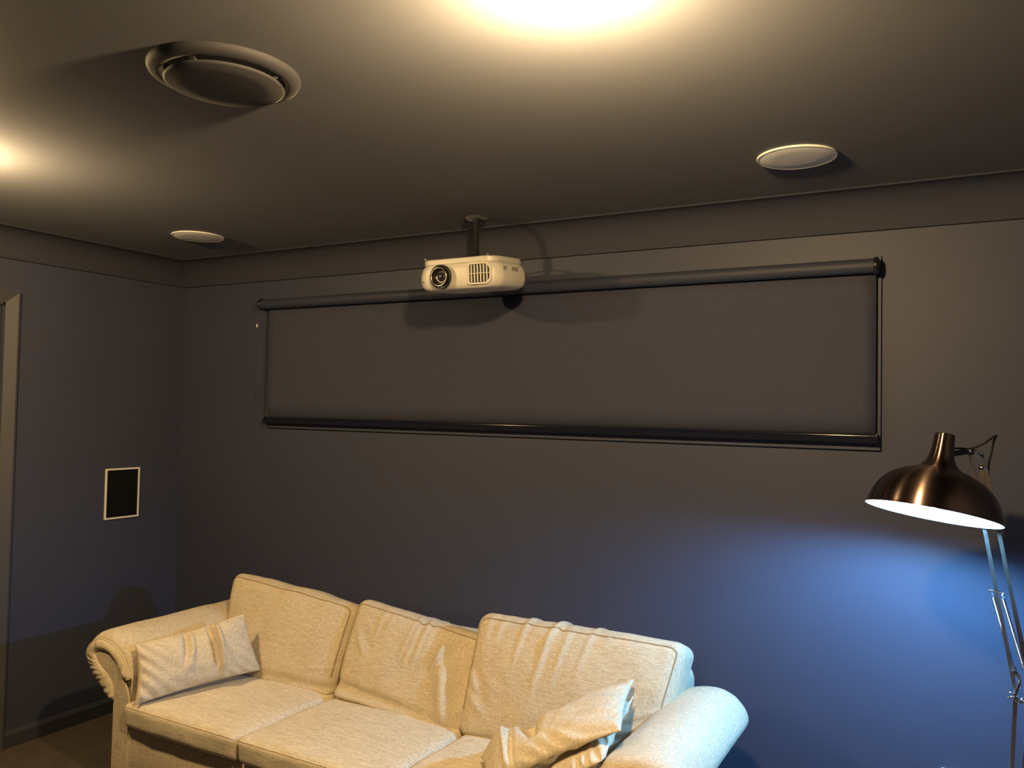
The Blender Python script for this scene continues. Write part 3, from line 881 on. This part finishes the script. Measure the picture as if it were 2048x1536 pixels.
r_root, r_cov, r_edge, r_b, r_n = scatter('scatter_cushion', (-1.262, 2.150, .470), (-.868, 2.245, .698), (-.974, 2.635, .718), (-1.405, 2.360, .460), .055, .012, dr_, 8.,
        'small beige cushion slumped against the right sofa arm')
scatter('scatter_cushion', (-1.11, 2.085, .500), (-.893, 2.165, .635), (-.962, 2.600, .676), (-1.14, 2.54, .500), .028, .030, lambda u, v, k: 0*u, 12.,
        'pale small cushion lying beneath the slumped one at the right sofa arm')
zu = np.linspace(.2, .93, 50); ze = r_edge(zu, np.full(50, .012)) + r_n[None]*(dr_(zu, np.full(50, .012), 0))[:, None]
mk('zip_seam', *tube(ze, .0028, 6), M['foot'], r_root, label='dark zip seam along one edge')

# ------------------------------------------------------------------ floor lamp
LYA = 2.750                                    # plane of the arms
lamp = thing('floor_lamp', (.10, LYA, 0), 'lit floor lamp with bronze bell shade right of the sofa', 'lamp')
mk('lamp_base', *lathe([(0, .002), (.135, .002), (.140, .010), (.135, .022), (.05, .030), (.02, .034), (0, .034)], 64, trans((.10, LYA, 0))), M['chrome'], lamp, flat_angle=50)
S0 = np.array((-.0804, 2.62, 1.3458)); AX = np.array((.135, .212, 1.)); AX /= np.linalg.norm(AX); RS = .178
Ms = trans(tuple(S0), tuple(AX))
prof = [(1.0, 0), (.992, .03), (.975, .12), (.945, .22), (.917, .285), (.86, .39), (.774, .50), (.66, .592), (.54, .660), (.43, .705), (.36, .728), (.325, .738), (.318, .752), (.285, .775), (.235, .835), (.200, .90), (.176, 1.0), (.162, 1.12), (.154, 1.22), (.150, 1.30), (.146, 1.315), (.13, 1.320), (.0, 1.320)]
prof = [(r*RS, z*RS) for r, z in prof]
sp = [prof[0]]
for i in range(len(prof)-1):                    # smooth up the profile a little
    a, c = np.array(prof[i]), np.array(prof[i+1])
    for t in (.5, 1.): sp.append(tuple(a*(1-t)+c*t))
Vs, Fs = lathe(sp, 96)
def local_part(name, V, F, mat, parent, Mx, **k):
    """part with its own local axis (for brushed metal)"""
    me_o = mk(name, V, F, mat, None, **k)
    me_o.parent = parent
    Mw = Matrix(Mx)
    pl = ORG[parent.name]
    me_o.matrix_parent_inverse = Matrix.Identity(4)
    me_o.location = Mw.to_translation() - Vector(pl)
    me_o.rotation_euler = Mw.to_euler()
    ORG[me_o.name] = np.array(Mw.to_translation())
    return me_o
shade = local_part('shade', Vs, Fs, M['bronze'], lamp, Ms, label='brushed bronze bell shade')
inner = [(r-.0022 if r > .003 else 0, z-.001) for r, z in prof if z < .80*RS]
inner = [(prof[0][0], 0), (prof[0][0]-.002, .0004)] + [(r, z) for r, z in inner[1:]] + [(0, inner[-1][1])]
Vi, Fi = lathe(inner, 72)
si = mk('reflector', np.array(Vi), Fi, M['shade_in'], None, label='white inside of the shade')
si.parent = shade
bulb_c = .052
bp_ = [(.0005, -.034), (.012, -.0315), (.022, -.026), (.029, -.016), (.031, -.004), (.029, .008), (.022, .020), (.015, .032), (.0135, .045)]
Vb, Fb = lathe([(r, z + bulb_c) for r, z in bp_], 20)
bo = mk('bulb', np.array(Vb), Fb, M['cool_bulb'], None, label='glowing cool white bulb'); bo.parent = shade
Vb, Fb = lathe([(.0145, bulb_c+.044), (.0145, bulb_c+.075), (.018, bulb_c+.078), (.018, .125)], 20)
bo = mk('bulb_socket', np.array(Vb), Fb, M['chrome'], None); bo.parent = shade

def at(x, y, Y):
    """point of the lamp's arm plane that the measured outline passes through"""
    d = CAM_F + CAM_R*((x-1024)/FPX) - CAM_U*((y-768)/FPX)
    t = (Y - CAM_P[1])/d[1]
    return CAM_P + d*t
# camera (also used above for measuring the lamp arms)
FPX = 1626.2
yaw, pitch, roll = math.radians(29.1334), math.radians(1.8284), math.radians(1.1073)
CAM_P = np.array((0, 0, 1.62))
CAM_F = np.array((-math.sin(yaw)*math.cos(pitch), math.cos(yaw)*math.cos(pitch), math.sin(pitch)))
r0 = np.array((math.cos(yaw), math.sin(yaw), 0)); u0 = np.cross(r0, CAM_F)
CAM_R = r0*math.cos(roll) + u0*math.sin(roll); CAM_U = u0*math.cos(roll) - r0*math.sin(roll)

Ya, Yb2 = LYA - .012, LYA + .012
# upper arm: two parallel pairs of flat bars
def arm_bar(p0, p1, name='upper_arm_bar', w=.0105):
    for Y in (LYA,):
        A, B = at(*p0, Y), at(*p1, Y)
        mk(name, *bar(A, B, w, .006, (0, 1, 0)), M['nickel'], lamp, smooth=False)
arm_bar((1940, 905), (2033, 1393)); arm_bar((1972, 938), (2058, 1362))
arm_bar((2031, 1393), (2019, 1640), 'lower_arm_bar'); arm_bar((2060, 1385), (2040, 1640), 'lower_arm_bar')
# springs with their cross pin
def spring(p0, p1, Y):
    A, B = at(*p0, Y), at(*p1, Y)
    d = B-A; L = np.linalg.norm(d); d /= L
    s1 = np.cross(d, (0, 1, 0)); s1 /= np.linalg.norm(s1); s2 = np.cross(d, s1)
    turns = 64; q = []
    for i in range(turns*8+1):
        a = 2*PI*i/8; t = i/(turns*8.)
        q.append(A + d*L*(.06+.88*t) + .0042*(math.cos(a)*s1 + math.sin(a)*s2))
    q = [A] + q + [B]
    mk('spring', *tube(q, .0016, 5), M['chrome'], lamp)
spring((1983, 1184), (2027, 1340), LYA + .016); spring((2003, 1188), (2050, 1345), LYA - .016)
A, B = at(1979, 1180, LYA), at(2007, 1186, LYA)
mk('cross_pin', *tube([A + np.array((0, .016, 0)), A, B, B + np.array((0, -.016, 0))], .0035, 8), M['chrome'], lamp)
# elbow joint: two curved plates, pins and a wing bolt
for dy in (-.016, .016):
    pl = [at(*q, LYA+dy) for q in ((2027, 1345), (2038, 1352), (2040, 1366), (2034, 1384), (2030, 1398), (2044, 1404), (2062, 1398), (2064, 1376), (2056, 1350), (2052, 1340))]
    mk('elbow_plate', *tube(catmull(pl, 40), .0048, 8), M['chrome'], lamp)
for q in ((2031, 1394), (2060, 1388), (2030, 1342)):
    c = at(*q, LYA)
    mk('pivot_bolt', *lathe([(0, -.026), (.005, -.026), (.0068, -.022), (.0068, -.018), (.0035, -.017), (.0035, .017), (.0068, .018), (.0068, .024), (0, .025)], 16, trans(tuple(c), (0, -1, 0))), M['chrome'], lamp, flat_angle=40)
c = at(2022, 1394, LYA-.01)
wg = MB(); wg.add(*lathe([(0, -.010), (.0045, -.008), (.0025, 0), (.0045, .008), (0, .010)], 12, trans(tuple(c), (1, 0, .35))))
wg.add(*lathe([(0, -.008), (.0035, -.006), (.002, 0), (.0035, .006), (0, .008)], 12, trans(tuple(at(2023, 1386, LYA-.01)), (1, 0, 0)))); wg.build('wing_bolt', M['chrome'], lamp)
ln = [at(2046, 1396, LYA-.02), at(2040, 1404, LYA-.02), at(2036, 1411, LYA-.02)]
mk('locking_lever', *tube(ln, .003, 8), M['chrome'], lamp)
# head bracket above the arm
hb = MB()
nk = S0 + AX*RS*.93 + np.array((.03, .012, 0))
h0 = at(1940, 902, LYA); h1 = at(1962, 906, LYA); h2 = at(1973, 936, LYA)
hb.add(*bar(nk - np.array((.02, 0, -.008)), h0, .016, .006, (0, 1, 0))); hb.add(*bar(h0, h1, .014, .006, (0, 1, 0))); hb.add(*bar(h0, at(1952, 952, LYA), .010, .010, (0, 1, 0))); hb.add(*bar(h1, h2, .008, .006, (0, 1, 0)))
hb.build('head_bracket', M['blind_metal'], lamp, smooth=False, label='dark metal head bracket')
for q in (h0, h1):
    mk('pivot_bolt', *lathe([(0, -.018), (.004, -.0175), (.006, -.013), (.006, -.008), (.003, -.007), (.003, .012), (0, .013)], 16, trans(tuple(q), (0, 1, 0))), M['chrome'], lamp)
a, c = at(1957, 935, LYA), at(1975, 937, LYA)
mk('knob', *tube([a, a*.8+c*.2, c*.8+a*.2, c], [.004, .0075, .0075, .004], 14), M['chrome'], lamp)
mk('yoke', *bar(at(1966, 938, LYA), at(1960, 985, LYA), .012, .010, (0, 1, 0)), M['nickel'], lamp, smooth=False)
cb = [tuple(nk + np.array((-.012, 0, .028))), tuple(at(1925, 897, LYA-.02)), tuple(at(1942, 897, LYA-.012)), tuple(at(1966, 888, LYA-.01)), tuple(at(1985, 875, LYA)), tuple(at(1993, 871, LYA+.006)), tuple(at(1988, 880, LYA+.012)), tuple(at(1983, 905, LYA+.012)), tuple(at(1978, 925, LYA+.012)), tuple(at(1977, 950, LYA+.012)), tuple(at(1980, 975, LYA+.012)), tuple(at(1998, 1065, LYA+.012)), tuple(at(2062, 1360, LYA+.012))]
mk('power_cord', *tube(catmull(cb, 120), .0030, 8), M['cord'], lamp, label='black power cord looped over the head')

# ------------------------------------------------------------------ camera, world, colour
cam = bpy.data.cameras.new('camera'); co = bpy.data.objects.new('camera', cam); COL.objects.link(co)
cam.sensor_width = 36.; cam.lens = FPX*36/2048.; cam.clip_start = .02
Rm = Matrix(((CAM_R[0], CAM_U[0], -CAM_F[0]), (CAM_R[1], CAM_U[1], -CAM_F[1]), (CAM_R[2], CAM_U[2], -CAM_F[2])))
co.matrix_world = Matrix.Translation(CAM_P) @ Rm.to_4x4()
SC.camera = co
w = bpy.data.worlds.new('dim_room'); SC.world = w; w.use_nodes = True
w.node_tree.nodes['Background'].inputs['Color'].default_value = (.01, .009, .009, 1)
w.node_tree.nodes['Background'].inputs['Strength'].default_value = .2
vs = SC.view_settings
SC.display_settings.display_device = 'sRGB'
vs.view_transform = 'Standard'; vs.look = 'None'; vs.gamma = 1.; vs.exposure = 0.; vs.use_curve_mapping = False
try:
    SC.cycles.use_denoising = True
    SC.cycles.max_bounces = 8
    SC.cycles.sample_clamp_indirect = 6.
except Exception: pass
